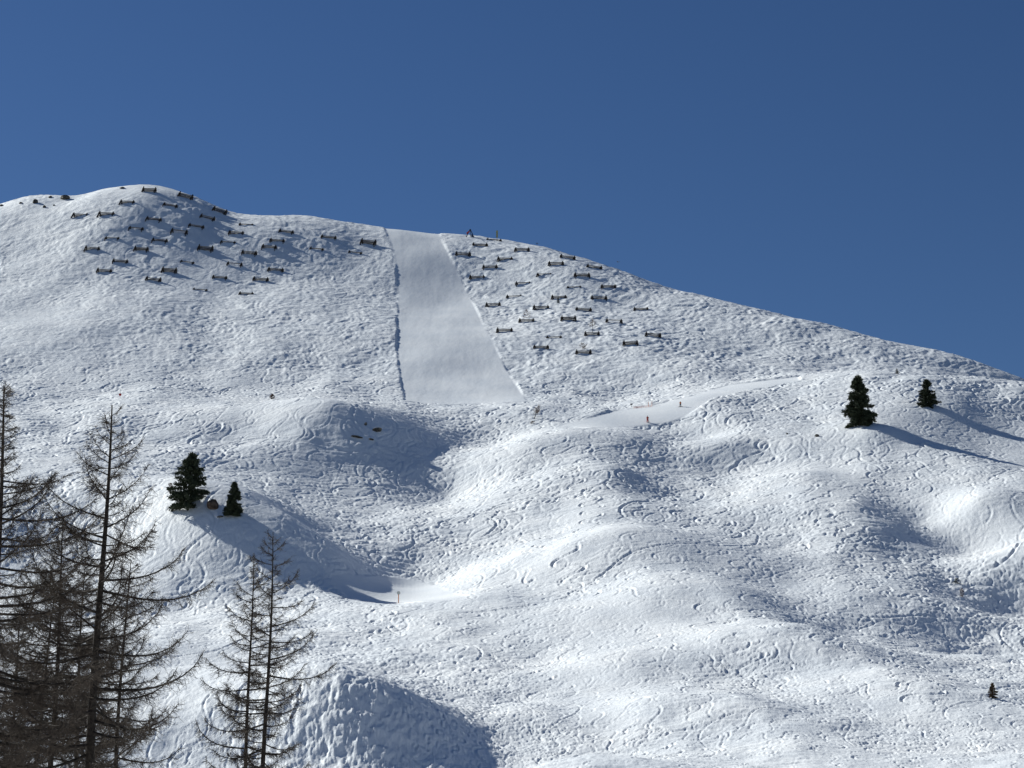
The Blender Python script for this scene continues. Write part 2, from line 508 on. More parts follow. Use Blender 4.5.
class MB:
    """gathers shapes, then links them as one mesh object"""
    def __init__(s): s.v = []; s.f = []; s.n = 0
    def add(s, v, f):
        v = np.asarray(v, float); s.v.append(v); s.f += [[i + s.n for i in q] for q in f]; s.n += len(v)
    def tube(s, pts, rad, k=5, cap=True):
        pts = np.asarray(pts, float); n = len(pts)
        rad = np.full(n, rad) if np.isscalar(rad) else np.asarray(rad, float)
        t = np.gradient(pts, axis=0); t /= np.linalg.norm(t, axis=1)[:, None] + 1e-9
        ref = np.array([0, 0, 1.0]) if abs(t[0][2]) < 0.9 else np.array([1.0, 0, 0])
        a = np.cross(t, ref); a /= np.linalg.norm(a, axis=1)[:, None] + 1e-9
        b = np.cross(t, a)
        th = np.arange(k) * 2 * np.pi / k
        ring = pts[:, None] + rad[:, None, None] * (np.cos(th)[None, :, None] * a[:, None] + np.sin(th)[None, :, None] * b[:, None])
        f = [[i * k + j, i * k + (j + 1) % k, (i + 1) * k + (j + 1) % k, (i + 1) * k + j] for i in range(n - 1) for j in range(k)]
        if cap: f += [list(range(k))[::-1], [(n - 1) * k + j for j in range(k)]]
        s.add(ring.reshape(-1, 3), f)
    def beam(s, a, b, w_, h_):
        a, b = np.array(a, float), np.array(b, float)
        t = (b - a) / np.linalg.norm(b - a)
        ref = np.array([0, 0, 1.0]) if abs(t[2]) < 0.85 else np.array([0, 1.0, 0])
        x = np.cross(t, ref); x /= np.linalg.norm(x); y = np.cross(x, t)
        c = []
        for p in (a, b):
            for sx, sy in ((-1, -1), (1, -1), (1, 1), (-1, 1)): c.append(p + x * sx * w_ / 2 + y * sy * h_ / 2)
        s.add(c, [[0, 1, 2, 3][::-1], [4, 5, 6, 7], [0, 1, 5, 4], [1, 2, 6, 5], [2, 3, 7, 6], [3, 0, 4, 7]])
    def build(s, name, mat, parent=None, smooth=False):
        me = bpy.data.meshes.new(name)
        me.from_pydata(np.concatenate(s.v).tolist(), [], s.f)
        me.materials.append(mat)
        if smooth: me.polygons.foreach_set('use_smooth', np.ones(len(me.polygons), bool))
        me.update()
        o = bpy.data.objects.new(name, me); COL.objects.link(o)
        if parent: o.parent = parent
        return o

def mat_n(name, c1, c2, scale, rough_=0.85, bump_d=0.0):
    m, b_ = new_mat(name, c1, rough_, 0.2)
    return noisy(m, b_, c1, c2, scale, bump_d)
M_TIMBER = mat_n('weathered_timber', (0.17, 0.145, 0.125), (0.32, 0.28, 0.24), 3.0)
M_POST = mat_n('dark_timber', (0.038, 0.029, 0.024), (0.085, 0.066, 0.055), 3.0)
M_BARK = mat_n('larch_bark', (0.024, 0.019, 0.015), (0.060, 0.047, 0.038), 6.0, 0.9, 0.02)
M_TWIG = mat_n('larch_twig', (0.044, 0.033, 0.026), (0.098, 0.075, 0.057), 0.9)
M_NEEDLE = mat_n('spruce_needles', (0.022, 0.029, 0.018), (0.065, 0.078, 0.045), 1.3)
M_BROWN = mat_n('brown_needles', (0.07, 0.045, 0.028), (0.13, 0.085, 0.05), 4.0)
M_ROCK = mat_n('dark_rock', (0.035, 0.032, 0.030), (0.13, 0.12, 0.105), 1.6, 0.9, 0.1)
M_TUFT = mat_n('dry_shrub', (0.10, 0.055, 0.04), (0.2, 0.12, 0.09), 5.0)
def plain(name, c, r_=0.6): return new_mat(name, c, r_, 0.4)[0]
M_RED = mat_n('red_cloth', (0.38, 0.03, 0.03), (0.5, 0.05, 0.05), 9.0)
M_DARK = mat_n('dark_cloth', (0.03, 0.03, 0.045), (0.06, 0.06, 0.08), 9.0)
M_SKIN = mat_n('skin', (0.45, 0.28, 0.2), (0.52, 0.33, 0.25), 9.0)
M_ORANGE = mat_n('orange_paint', (0.6, 0.16, 0.04), (0.7, 0.22, 0.06), 5.0)
M_YELLOW = mat_n('faded_yellow_paint', (0.30, 0.31, 0.12), (0.40, 0.40, 0.18), 5.0)
M_METAL = mat_n('grey_metal', (0.18, 0.18, 0.19), (0.28, 0.28, 0.29), 5.0, 0.5)
M_WHITE = mat_n('pale_paint', (0.55, 0.55, 0.5), (0.68, 0.68, 0.62), 5.0, 0.5)

def copy_thing(src):
    c = src.copy(); COL.objects.link(c)
    for ch in list(src.children):
        d = ch.copy(); COL.objects.link(d); d.parent = c
        for g in list(ch.children):
            e = g.copy(); COL.objects.link(e); e.parent = d
    return c

# ------------------------------------------------------------------ snow fences
def make_fence(W, H, nr, rise=0.0):
    t = empty('snow_fence', (0, 0, 0))
    for sx in (-1, 1):
        m = MB(); x = sx * W / 2
        m.beam((x - 0.7, -0.35, -0.9), (x + 0.05, 0.15, H + 0.16), 0.3, 0.3)
        m.beam((x + 0.7, -0.35, -0.9), (x - 0.05, 0.15, H + 0.16), 0.3, 0.3)
        m.beam((x, 0.1, H * 0.95), (x + 0.1 * sx, -1.5, -1.2), 0.24, 0.24)
        m.beam((x - 0.5, -0.1, H * 0.35), (x + 0.5, -0.1, H * 0.35), 0.2, 0.3)
        m.build('support', M_POST, t)
    for k in range(nr):
        zz = H * (0.12 + 0.66 * k / max(1, nr - 1)); j = random.uniform(-0.06, 0.06)
        m = MB(); m.beam((-W / 2 - 0.5, 0.25, zz - 0.05 + j), (W / 2 + 0.5, 0.25, zz + 0.05 - j), 0.2, 0.26)
        m.build('rail', M_TIMBER if k == nr - 1 else M_POST, t)
    return t
P_NORM = make_fence(4.6, 1.3, 3); P_OPEN = make_fence(4.8, 1.35, 2); P_TALL = make_fence(4.6, 1.75, 4); P_LOW = make_fence(4.6, 0.9, 2)
for ch in P_OPEN.children:
    if ch.name.startswith('rail'): ch.data.materials[0] = M_TIMBER
# u, v (middle, foot), kind, what one sees
LEFT = [(80,215.5,'n'),(106,214.5,'n'),(149,191,'t'),(127,202.5,'n'),(185,197,'t'),(170,205.5,'n'),(112,238,'l'),(92,249,'n'),(120,262,'n'),(104,271.5,'n'),
 (153.5,219.5,'n'),(136,228.5,'l'),(219,211.5,'t'),(207,218,'n'),(196,226.5,'n'),(179,232.5,'o'),(159.5,241,'n'),(141,250,'t'),(246,224.5,'l'),(236,233.5,'n'),
 (228,242,'l'),(205,250,'t'),(187,262,'l'),(234.5,264.5,'o'),(249,253.5,'n'),(169,271.5,'t'),(153,280,'n'),(200,289.5,'l'),(219.5,278,'n'),(246,294,'n'),
 (286,232,'n'),(277,241,'n'),(269,247.5,'n'),(328.5,237.5,'n'),(316.5,249,'l'),(368,243.5,'t'),(355,252.5,'l'),(275.5,270,'n'),(260.5,280,'n'),(307,228.5,'b')]
RIGHT = [(494,240,'l'),(480,245.5,'n'),(522,250,'n'),(463,254.5,'n'),(505,259,'n'),(490,267.5,'n'),(477,278,'n'),(556,264.5,'n'),(544,274,'l'),(523,283.5,'l'),
 (514,296.5,'l'),(493,305.5,'n'),(541,308.5,'n'),(567.5,257.5,'n'),(594,267.5,'n'),(582,276,'n'),(574,287,'l'),(608.5,287,'n'),(559,298,'n'),(599,298.5,'n'),
 (641,309.5,'n'),(583.5,310,'n'),(568.5,319.5,'t'),(614,321.5,'o'),(592,334.5,'n'),(653,335.5,'n'),(630.5,344.5,'t'),(526.5,321,'n'),(504.5,331,'n'),(554,337.5,'l'),
 (541,347.5,'n'),(583.5,353,'n')]
LOOK = {'n': 'dark snow fence with timber rails', 't': 'tall dark snow fence with many rails', 'l': 'low half buried snow fence', 'o': 'open snow fence with two pale rails',
        'b': 'nearly buried snow fence showing only its supports'}
ORD = ['first', 'second', 'third', 'fourth', 'fifth', 'sixth', 'seventh', 'eighth', 'ninth', 'tenth', 'eleventh', 'twelfth', 'thirteenth']
SPECIAL = {(149,191): 'tall snow fence highest of all, under the rounded summit', (494,240): 'low snow fence on the skyline at the foot of the yellow pole',
 (592,334.5): 'snow fence with a bare sapling standing right behind it', (526.5,321): 'snow fence with a bare shrub right behind it, close to the groomed strip',
 (583.5,353): 'lowest snow fence right of the groomed strip, with a small bush behind', (630.5,344.5): 'tall snow fence lowest on the far right of the right hand field',
 (307,228.5): 'nearly buried snow fence showing only two small posts near the skyline', (368,243.5): 'tall snow fence nearest the left edge of the groomed strip',
 (463,254.5): 'snow fence nearest the right edge of the groomed strip at its top', (205,250): 'largest dark snow fence in the shade below the summit dome',
 (246,294): 'lowest snow fence of the field left of the groomed strip', (80,215.5): 'leftmost snow fence of all, under the dark rocky outcrop',
 (653,335.5): 'rightmost snow fence of all, out on the right of the slope', (355,252.5): 'low snow fence just below the tall one by the groomed strip',
 (234.5,264.5): 'open snow fence with two pale rails on sunlit snow', (179,232.5): 'open snow fence with pale rails between shaded ones under the summit'}
protos = {'n': P_NORM, 'o': P_OPEN, 't': P_TALL, 'l': P_LOW, 'b': P_OPEN}
used = set()
def place_fences(lst, field, group):
    rows = {}
    for q in lst:
        if (q[0], q[1]) not in SPECIAL: rows.setdefault(q[2], []).append(q)
    names = {}
    for kd, qs in rows.items():
        qs = sorted(qs, key=lambda q: q[1])
        nb = max(1, round(len(qs) / 5)); per = math.ceil(len(qs) / nb)
        for bi in range(nb):
            part = sorted(qs[bi * per:(bi + 1) * per], key=lambda q: q[0])
            where = '' if nb == 1 else (['upper', 'lower'] if nb == 2 else ['topmost', 'upper', 'middle', 'lower', 'lowest'] if nb == 5 else ['top', 'middle', 'bottom'] if nb == 3 else ['top', 'upper', 'lower', 'bottom'])[bi] + ' '
            for i, q in enumerate(part):
                names[(q[0], q[1])] = '%s, %s from left of the %sones, %s' % (LOOK[kd], ORD[i], where, field)
    for u, v, kd in lst:
        src = protos[kd]
        if kd not in used and kd != 'b': o = src; used.add(kd)
        else: o = copy_thing(src)
        c = hit(u, v + 0.8)
        yaw = random.uniform(-0.10, 0.06)
        gx = min(-0.08 if lst is LEFT else -0.01, np.mean([(ground(c[0] + dd * math.cos(yaw), c[1] + dd * math.sin(yaw)) - ground(c[0] - dd * math.cos(yaw), c[1] - dd * math.sin(yaw))) / (2 * dd) for dd in (3, 5, 7, 9)]))
        sink = {'n': 0.12, 'o': 0.05, 't': 0.05, 'l': 0.2, 'b': 0.75}[kd] + random.uniform(0, 0.12)
        sc_ = c[1] / 640 * {'n': 1.0, 'o': 1.0, 't': 0.98, 'l': 0.95, 'b': 0.6}[kd] * random.uniform(0.94, 1.05)
        sc_ = min(sc_, 1.2) * 0.96
        o.location = (c[0], c[1], c[2] - sink)
        o.rotation_euler = (0, -math.atan(gx), yaw)
        o.scale = (sc_, sc_, sc_ * random.uniform(0.9, 1.15))
        tag(o, SPECIAL.get((u, v)) or names[(u, v)], 'snow fence', group)
place_fences(LEFT, 'left field', 'snow fences in the field left of the groomed strip')
place_fences(RIGHT, 'right field', 'snow fences in the field right of the groomed strip')

# ------------------------------------------------------------------ spruces
def spruce(name, u, v, wpx, hpx, label, group, seed, tiers=15, gap=0.25, mat=None, cat='spruce', rag=(0.78, 1.15), n_leaf=1.0):
    r_ = np.random.default_rng(seed)
    c = hit(u, v)
    px = c[1] / F / CP
    Hh, Wd = hpx * px * 1.0, wpx * px
    t = empty(name, (c[0], c[1], c[2] - 0.15))
    m = MB()
    zz = np.linspace(-0.6, Hh * 0.97, 9)
    m.tube(np.c_[0.02 * Hh * np.sin(zz / Hh * 2 + seed), 0 * zz, zz], np.linspace(0.025 * Hh, 0.004 * Hh, 9) * 0.8, 7)
    m.build('trunk', M_BARK, t, True)
    Vs, Fs = [], []
    def leafs(p, d, n, size, spread):
        size *= 0.8; n = int(n * 1.25)
        # needle clumps: little triangles around the branch line
        k = r_.random(n)[:, None]
        q = p + d * k + r_.normal(0, spread, (n, 3)) * (1 - 0.45 * k)
        dirs = d / (np.linalg.norm(d) + 1e-9) + r_.normal(0, 0.75, (n, 3)); dirs[:, 2] -= 0.25
        dirs /= np.linalg.norm(dirs, axis=1)[:, None]
        side = np.cross(dirs, r_.normal(0, 1, (n, 3))); side /= np.linalg.norm(side, axis=1)[:, None] + 1e-9
        s_ = size * r_.uniform(0.5, 1.2, n)[:, None]
        Vs.append(np.stack([q - side * s_ * 0.25, q + side * s_ * 0.25, q + dirs * s_], 1).reshape(-1, 3))
    mb = MB()
    for i in range(tiers * 9):
        k = (i + r_.random()) / (tiers * 9)
        h = Hh * (0.06 + 0.92 * k)
        prof = (1 - k) ** 0.62 * (0.72 + 0.28 * min(1, k * 6)) * (1 + 0.06 * math.sin(k * tiers * 3.1 + seed) + 0.07 * math.sin(k * 17 + seed * 3))
        L = max(0.05 * Hh, Wd / 2 * prof * 1.1 * r_.uniform(*rag))
        a = r_.random() * 6.283
        el = 0.5 * k - 0.30 + r_.normal(0, 0.12)
        d = np.array([math.cos(a) * math.cos(el), math.sin(a) * math.cos(el), math.sin(el)]) * L
        p = np.array([0.02 * Hh * math.sin(h / Hh * 2 + seed), 0, h])
        mb.tube([p, p + d * 0.55, p + d + (0, 0, 0.05 * L)], [0.012 * Hh * (1 - k * .6), 0.008 * Hh, 0.003 * Hh], 3, False)
        if r_.random() < gap * 0.35: continue
        leafs(p + d * 0.12, d * 0.9 + np.array([0, 0, 0.04 * L]), int(120 * n_leaf * (0.4 + L / (Wd / 2))), 0.06 * Hh, 0.024 * Hh)
    leafs(np.array([0, 0, Hh * 0.9]), np.array([0, 0, Hh * 0.1]), 60, 0.03 * Hh, 0.008 * Hh)
    mb.build('limbs', M_BARK, t)
    V_ = np.concatenate(Vs)
    me = bpy.data.meshes.new('crown'); n = len(V_) // 3
    me.from_pydata(V_.tolist(), [], np.arange(n * 3).reshape(-1, 3).tolist())
    me.materials.append(mat or M_NEEDLE)
    o = bpy.data.objects.new('crown', me); COL.objects.link(o); o.parent = t
    tag(t, label, cat, group)
    return t
spruce('spruce_tree', 859, 426, 31, 51, 'tallest dark spruce of the right slope casting a long blue shadow', None, 1, tiers=16, gap=0.35, n_leaf=1.3)
spruce('spruce_tree', 928, 406.5, 22, 28, 'short round dark spruce on the small knoll, right of the taller one', None, 2, tiers=12, gap=0.5, n_leaf=1.2)
spruce('spruce_tree', 189, 510, 45, 57, 'broad ragged dark spruce on the shaded nose beside a brown boulder', None, 5, tiers=10, gap=0.6, n_leaf=1.3, rag=(0.6, 1.2))
spruce('spruce_tree', 234, 516, 19, 34, 'small narrow spruce on the shaded nose, right of the boulder', None, 4, tiers=13, gap=0.1, n_leaf=1.2)
spruce('spruce_sapling', 993, 698, 10, 15, 'small brown conifer sapling alone low on the right slope', None, 6, tiers=7, gap=0.4, mat=M_BROWN, cat='sapling')
spruce('spruce_sapling', 897, 374, 5, 6, 'tiny dark conifer on the crest line between the two right spruces', None, 7, tiers=5, mat=M_NEEDLE, cat='sapling')
spruce('spruce_sapling', 558, 303, 4, 6, 'tiny dark conifer just under a fence in the right hand field', None, 8, tiers=5, mat=M_NEEDLE, cat='sapling')

# ------------------------------------------------------------------ bare larches
def bare_tree(name, base, top, r0, label, cat, group, seed, spread, start=0.1, nb=80, twig=1.0, twig_r=0.0105, vis=-1e9, droop=1.0, taper=3.1, twig_mat=None):
    """trunk from base to top; spread = longest branch in metres; branches wholly under vis (height) are skipped"""
    r_ = np.random.default_rng(seed)
    base, top = np.array(base, float), np.array(top, float)
    t = empty(name, base)
    ax = top - base; Hh = np.linalg.norm(ax)
    def trunk(k):
        return ax * k + np.array([math.sin(k * 5 + seed) * 0.006 * Hh, math.cos(k * 4 + seed) * 0.006 * Hh, 0]) * (k * (1 - k) * 4)
    ks = np.linspace(-0.02, 1, 26)
    m = MB(); m.tube([trunk(k) for k in ks], [max(0.012, r0 * (1 - 0.93 * max(k, 0)) ** 0.9) for k in ks], 9)
    m.build('trunk', M_BARK, t, True)
    mb = MB(); mt = MB()
    for i in range(nb):
        k = start + (0.985 - start) * ((i + r_.random()) / nb) ** 0.92
        p = trunk(k)
        L = spread * (min(1.0, (1 - k) * taper + 0.04) ** 0.9) * (r_.uniform(0.85, 1.25) if r_.random() < 0.5 else r_.uniform(0.2, 0.7))
        if p[2] + base[2] < vis - 1.5: continue
        a = i * 2.399 + r_.normal(0, 0.5)
        dr = droop * (1 - k) ** 0.6
        el0 = 0.62 - 1.25 * dr + r_.normal(0, 0.16)
        n = 8; pts = [p]; el = el0; az = a
        for j in range(n):
            q = (j + 1) / n
            el_j = el0 + (1.25 * dr + 0.25) * q ** 1.9 - 0.12 * dr * math.sin(q * 3.14)
            az += r_.normal(0, 0.09)
            pts.append(pts[-1] + L / n * np.array([math.cos(az) * math.cos(el_j), math.sin(az) * math.cos(el_j), math.sin(el_j)]))
        pts = np.array(pts)
        rb = min(0.26 * r0, 0.012 * L + 0.012) * (0.5 + 0.5 * (1 - k)) + 0.006
        mb.tube(pts, np.linspace(rb * 1.25, max(twig_r * 0.7, rb * 0.25), n + 1), 4, False)
        # side twigs
        nt_ = int(twig * (5 + 12 * L))
        for w_ in range(nt_):
            q = r_.uniform(0.1, 1.0) ** 0.75; x = q * n; j = min(n - 1, int(x)); b0 = pts[j] + (pts[j + 1] - pts[j]) * (x - j)
            bd = pts[j + 1] - pts[j]; bd = bd / np.linalg.norm(bd)
            sd = np.cross(bd, [0, 0, 1.0]) * (1 if r_.random() < .5 else -1)
            l = (0.25 + 0.26 * L * (1.15 - q)) * r_.uniform(0.35, 1.2) * 0.75 + 0.10
            d = sd * r_.uniform(0.3, 1.0) + bd * r_.uniform(0.1, 0.9) + np.array([0, 0, r_.uniform(-0.9, 0.35) * (0.45 + dr)])
            d /= np.linalg.norm(d)
            p1 = b0 + d * l * 0.5; d2 = d + np.array([r_.normal(0, .25), r_.normal(0, .25), r_.uniform(-0.35, 0.35)]); p2 = p1 + d2 * l * 0.5
            mt.tube([b0, p1, p2], [twig_r, twig_r * 0.85, twig_r * 0.55], 3, False)
            for _ in range(int(1 + l * 3.2)):
                f = r_.random(); b1 = b0 + (p1 - b0) * f * 2 if f < .5 else p1 + (p2 - p1) * (f * 2 - 1)
                l2 = l * r_.uniform(0.15, 0.5) + 0.05
                e = d * 0.4 + r_.normal(0, 0.7, 3); e[2] -= 0.2; e /= np.linalg.norm(e)
                mt.tube([b1, b1 + e * l2], [twig_r * 0.75, twig_r * 0.5], 3, False)
    mb.build('branch', M_BARK, t).name = 'branches'
    mt.build('twigs', twig_mat or M_TWIG, t)
    tag(t, label, cat, group)
    return t

def larch(ub, ut, vt, Y, dia_px, spread_px, label, seed, **kw):
    b0 = P(ub, 768, Y); t0 = P(ut, vt, Y)
    d = t0 - b0
    # carry the trunk line on down to the ground
    g = ground(b0[0], Y)
    k = (b0[2] - g + 0.3) / d[2]
    base = b0 - d * k
    px = Y / F
    # the distance of the trunk goes on growing with the lean only across the picture
    bare_tree('larch_tree', base, t0, dia_px * px / 2 * (1 + k * .5), label, 'larch', 'bare larches at the lower left', seed, spread_px * px, vis=b0[2], **kw)
larch(93, 112, 405, 95, 11, 98, 'tallest bare larch in full view, with a thick dark straight trunk', 21, nb=140, twig=1.5)
larch(-14, 4, 385, 90, 11, 112, 'bare larch cut by the left edge of the picture', 22, nb=190, twig=1.7)
larch(49, 63, 520, 108, 6.5, 80, 'bare larch with the second thickest trunk, left of the tallest larch', 23, nb=160, twig=1.9)
larch(33, 56, 585, 116, 5, 70, 'thin bare larch leaning right, nearest the left edge one', 24, nb=115, twig=1.9)
larch(74, 86, 555, 124, 5, 70, 'thin bare larch right behind the tallest trunk on its left', 25, nb=115, twig=1.9)
larch(117, 131, 560, 102, 5, 74, 'slender bare larch just right of the tallest larch', 26, nb=95, twig=1.6)
larch(248, 254, 553, 112, 4.5, 52, 'bare larch on the left of the separate pair', 27, nb=105, twig=1.5)
larch(265, 273, 532, 108, 5.5, 58, 'taller bare larch on the right of the separate pair', 28, nb=115, twig=1.5)
larch(8, 20, 610, 118, 5, 70, 'short bare larch deep in the thicket at the lower left corner', 29, nb=125, twig=1.8)

# saplings and shrubs on the slope
def shrub(u, v, hpx, wpx, label, seed, lean=0.0, cat='shrub', name='bare_shrub', nb=26, twig=1.0, r0=0.05, start=0.1):
    c = hit(u, v); px = c[1] / F / CP
    top = c + np.array([lean * px, 0, hpx * px])
    base = c - np.array([0, 0, 0.25])
    bare_tree(name, base, top, r0, label, cat, None, seed, wpx * px / 2, start=start, nb=nb, twig=twig * 2.2, twig_r=0.022, droop=0.35, taper=1.9, twig_mat=M_TUFT)
shrub(534, 419, 14, 13, 'reddish bare sapling leaning right below the foot of the groomed strip', 41, 5, 'sapling', 'bare_sapling', 24, .45, 0.11, 0.35)
shrub(532, 424, 3, 6, 'low reddish bush just below the leaning sapling', 42, nb=12, twig=.4)
shrub(592.5, 333, 15, 12, 'bare sapling rising behind a fence in the right hand field', 43, 0, 'sapling', 'bare_sapling', 16, 0.4, 0.09, 0.4)
shrub(526, 318, 9, 10, 'grey bare shrub behind a fence near the groomed strip', 44, nb=14, twig=.4)
shrub(583, 349, 6, 9, 'bushy grey shrub behind the lowest fence of the right hand field', 45, nb=14, twig=.5)
shrub(962, 597, 8, 4, 'thin bare twig sapling under the dark bush on the right ridge', 47, 0, 'sapling', 'bare_sapling', 14, 0.5, 0.04)
shrub(272, 399, 5, 5, 'small brown dry shrub on the bright crest left of the shaded knoll', 48)
shrub(172, 492, 9, 8, 'thin bare shrub left of the broad ragged spruce', 49, -2, nb=18)

# ------------------------------------------------------------------ rocks
def rock(u, v, wpx, hpx, label, seed, cat='rock', mat=None, group=None, flatn=1.0):
    import bmesh
    r_ = np.random.default_rng(seed)
    c = hit(u, v); px = c[1] / F / CP
    bm = bmesh.new(); bmesh.ops.create_icosphere(bm, subdivisions=3, radius=1.0)
    sx, sz = wpx * px / 2, hpx * px
    planes = [(lambda d: (d / np.linalg.norm(d), r_.uniform(0.6, 0.9)))(r_.normal(0, 1, 3)) for _ in range(9)]
    for vv_ in bm.verts:
        p = np.array(vv_.co[:])
        for nrm, dd in planes:
            e = p @ nrm - dd
            if e > 0: p = p - nrm * e
        p += 0.07 * np.array([float(perlin(np.array([p[0] * 3 + seed]), np.array([p[2] * 3 + i * 7.0]), 90 + i)[0]) for i in range(3)])
        vv_.co = (p[0] * sx, p[1] * sx * 0.9, p[2] * sz * 0.8)
    me = bpy.data.meshes.new('rock'); bm.to_mesh(me); bm.free()
    me.materials.append(mat or M_ROCK)
    o = bpy.data.objects.new('rock', me); COL.objects.link(o)
    o.location = (c[0], c[1], c[2] + sz * 0.12); o.rotation_euler = (0, r_.uniform(-.15, .15), 0)
    tag(o, label, cat, group)
rock(65, 199, 11, 4.5, 'long dark square-edged rock on the skyline left of the summit dome', 1)
rock(35.5, 203, 6, 5, 'dark rock below the skyline at the head of the left ridge', 2)
rock(44.5, 207.5, 3.5, 3, 'small dark rock below and left of the long square-edged one', 3)
rock(50, 197.5, 5, 2, 'flat dark rock on the skyline left of the long square-edged one', 4)
rock(1.5, 206, 4, 2, 'small dark rock on the skyline at the left edge', 5)
rock(21, 203.5, 4, 2, 'small rock on the skyline between the left edge and the ridge head', 6)
rock(122, 188.5, 6, 1.8, 'thin dark rock breaking the snow near the top of the summit dome', 7)
rock(54, 205.8, 2.5, 1.6, 'tiny rock right of the small dark one under the left ridge', 8)
rock(212.5, 508.5, 12, 10, 'brown boulder between the broad spruce and the small narrow one', 9, 'boulder', mat_n('brown_rock', (0.06, 0.04, 0.03), (0.16, 0.115, 0.085), 1.5, 0.9, 0.1))
rock(220, 517.5, 7, 1.5, 'thin flat rock in the snow below the brown boulder', 10)
rock(365.5, 425, 3.5, 3, 'small dark rock, uppermost on the shaded knoll', 11)
rock(377, 430.8, 11, 3, 'long dark rock below the uppermost one on the shaded knoll', 12)
rock(357, 437.5, 12, 1.6, 'thin dark rock ledge, lowest on the left of the shaded knoll', 13)
rock(371.5, 440, 6, 1.6, 'short thin rock under the long one on the shaded knoll', 14)
rock(817, 436.5, 5, 2.5, 'dark rock in the snow left of the tallest spruce', 15)
rock(787, 434, 2.5, 1.5, 'tiny rock on the bright knoll far left of the tallest spruce', 16)
spruce('dark_bush', 957, 583.5, 11, 6, 'low wide dark bush on the ridge line near the right edge', None, 61, tiers=5, mat=M_NEEDLE, cat='bush')

# ------------------------------------------------------------------ people on the trail
def skin_mesh(name, verts, edges, rad, mat, parent, root=0):
    me = bpy.data.meshes.new(name); me.from_pydata(verts, edges, []); me.materials.append(mat)
    o = bpy.data.objects.new(name, me); COL.objects.link(o)
    if parent: o.parent = parent
    md = o.modifiers.new('skin', 'SKIN'); md.use_smooth_shade = True
    for i, r__ in enumerate(rad): me.skin_vertices[0].data[i].radius = (r__, r__)
    me.skin_vertices[0].data[root].use_root = True
    ss = o.modifiers.new('sub', 'SUBSURF'); ss.levels = 1; ss.render_levels = 2
    return o
def skier(u, v, face, jacket, trousers, label, board=False, lean=0.0, scale=1.0):
    c = hit(u, v)
    t = empty('person', c, (0, 0, face), scale)
    V_ = [(0,0,.92),(0,.02,1.15),(0,.06,1.40),(0,.09,1.52),(0,.10,1.66),(0,.10,1.76),
          (.17,.05,1.40),(.27,.12,1.14),(.24,.36,1.05),(.24,.45,1.05),(-.17,.05,1.40),(-.27,.12,1.14),(-.24,.36,1.05),(-.24,.45,1.05),
          (.10,0,.88),(.15,.16,.50),(.14,-.02,.12),(.14,.12,.05),(-.10,0,.88),(-.15,.16,.50),(-.14,-.02,.12),(-.14,.12,.05)]
    E_ = [(0,1),(1,2),(2,3),(3,4),(4,5),(2,6),(6,7),(7,8),(8,9),(2,10),(10,11),(11,12),(12,13),(0,14),(14,15),(15,16),(16,17),(0,18),(18,19),(19,20),(20,21)]
    Rr = [.15,.15,.17,.06,.105,.08,.085,.06,.045,.04,.085,.06,.045,.04,.11,.085,.06,.055,.11,.085,.06,.055]
    body = skin_mesh('body', V_, E_, Rr, M_SKIN, t)
    skin_mesh('jacket', V_[:3] + [V_[6], V_[7], (.245,.33,1.06), V_[10], V_[11], (-.245,.33,1.06)], [(0,1),(1,2),(2,3),(3,4),(4,5),(2,6),(6,7),(7,8)], [.19,.18,.20,.11,.085,.06,.11,.085,.06], jacket, t)
    skin_mesh('trousers', [V_[0]] + V_[14:17] + V_[18:21], [(0,1),(1,2),(2,3),(0,4),(4,5),(5,6)], [.18,.14,.115,.09,.14,.115,.09], trousers, t)
    skin_mesh('helmet', [(0,.10,1.68),(0,.09,1.76)], [(0,1)], [.125,.11], M_DARK, t)
    for sx in (-1, 1):
        m = MB(); m.beam((sx * .14 - .05, .1, .06), (sx * .14 + .05, .1, .06), .3, .14); m.build('boot', M_DARK, t)
        if not board:
            m = MB(); m.beam((sx * .14, -.75, .02), (sx * .14, .80, .02), .10, .03); m.beam((sx * .14, .80, .02), (sx * .14, .95, .10), .09, .03)
            m.build('ski', M_METAL, t)
            m = MB(); m.tube([(sx * .24, .46, 1.1), (sx * .36, .05, .0)], .015, 5); m.build('ski_pole', M_METAL, t)
    if board:
        m = MB(); m.beam((-.72, .1, .02), (.72, .1, .02), .28, .03); m.build('snowboard', M_METAL, t)
    tag(t, label, 'person')
skier(647.5, 422.5, R(200), M_RED, M_RED, 'person in red jacket and trousers skiing down the smooth trail', scale=1.0)
skier(680.5, 407, R(160), M_ORANGE, M_DARK, 'person in orange jacket and dark trousers snowboarding higher on the trail', True, scale=0.85)

# ------------------------------------------------------------------ poles, signs and the stand on the crest
def pole_thing(name, u, v, parts, label, cat):
    c = hit(u, v); t = empty(name, c)
    for nm, mat, fn in parts:
        m = MB(); fn(m); m.build(nm, mat, t)
    tag(t, label, cat); return t
def disc(m, z, r_, th=0.06, k=14):
    m.tube([(0, -th / 2, z), (0, th / 2, z)], r_, k)
pole_thing('piste_marker', 398.5, 603, [('pole', M_ORANGE, lambda m: m.tube([(0, 0, -.3), (0, 0, 1.5)], .07, 8)), ('disc', M_WHITE, lambda m: disc(m, 1.75, .32))],
           'orange marker pole with a pale disc beside the lower shaded slope', 'marker')
pole_thing('piste_marker', 120, 397.5, [('pole', M_DARK, lambda m: m.tube([(0, 0, -.3), (0, 0, 2.3)], .035, 8)), ('disc', M_RED, lambda m: disc(m, .75, .36))],
           'dark marker pole with a red disc above the tallest larch', 'marker')
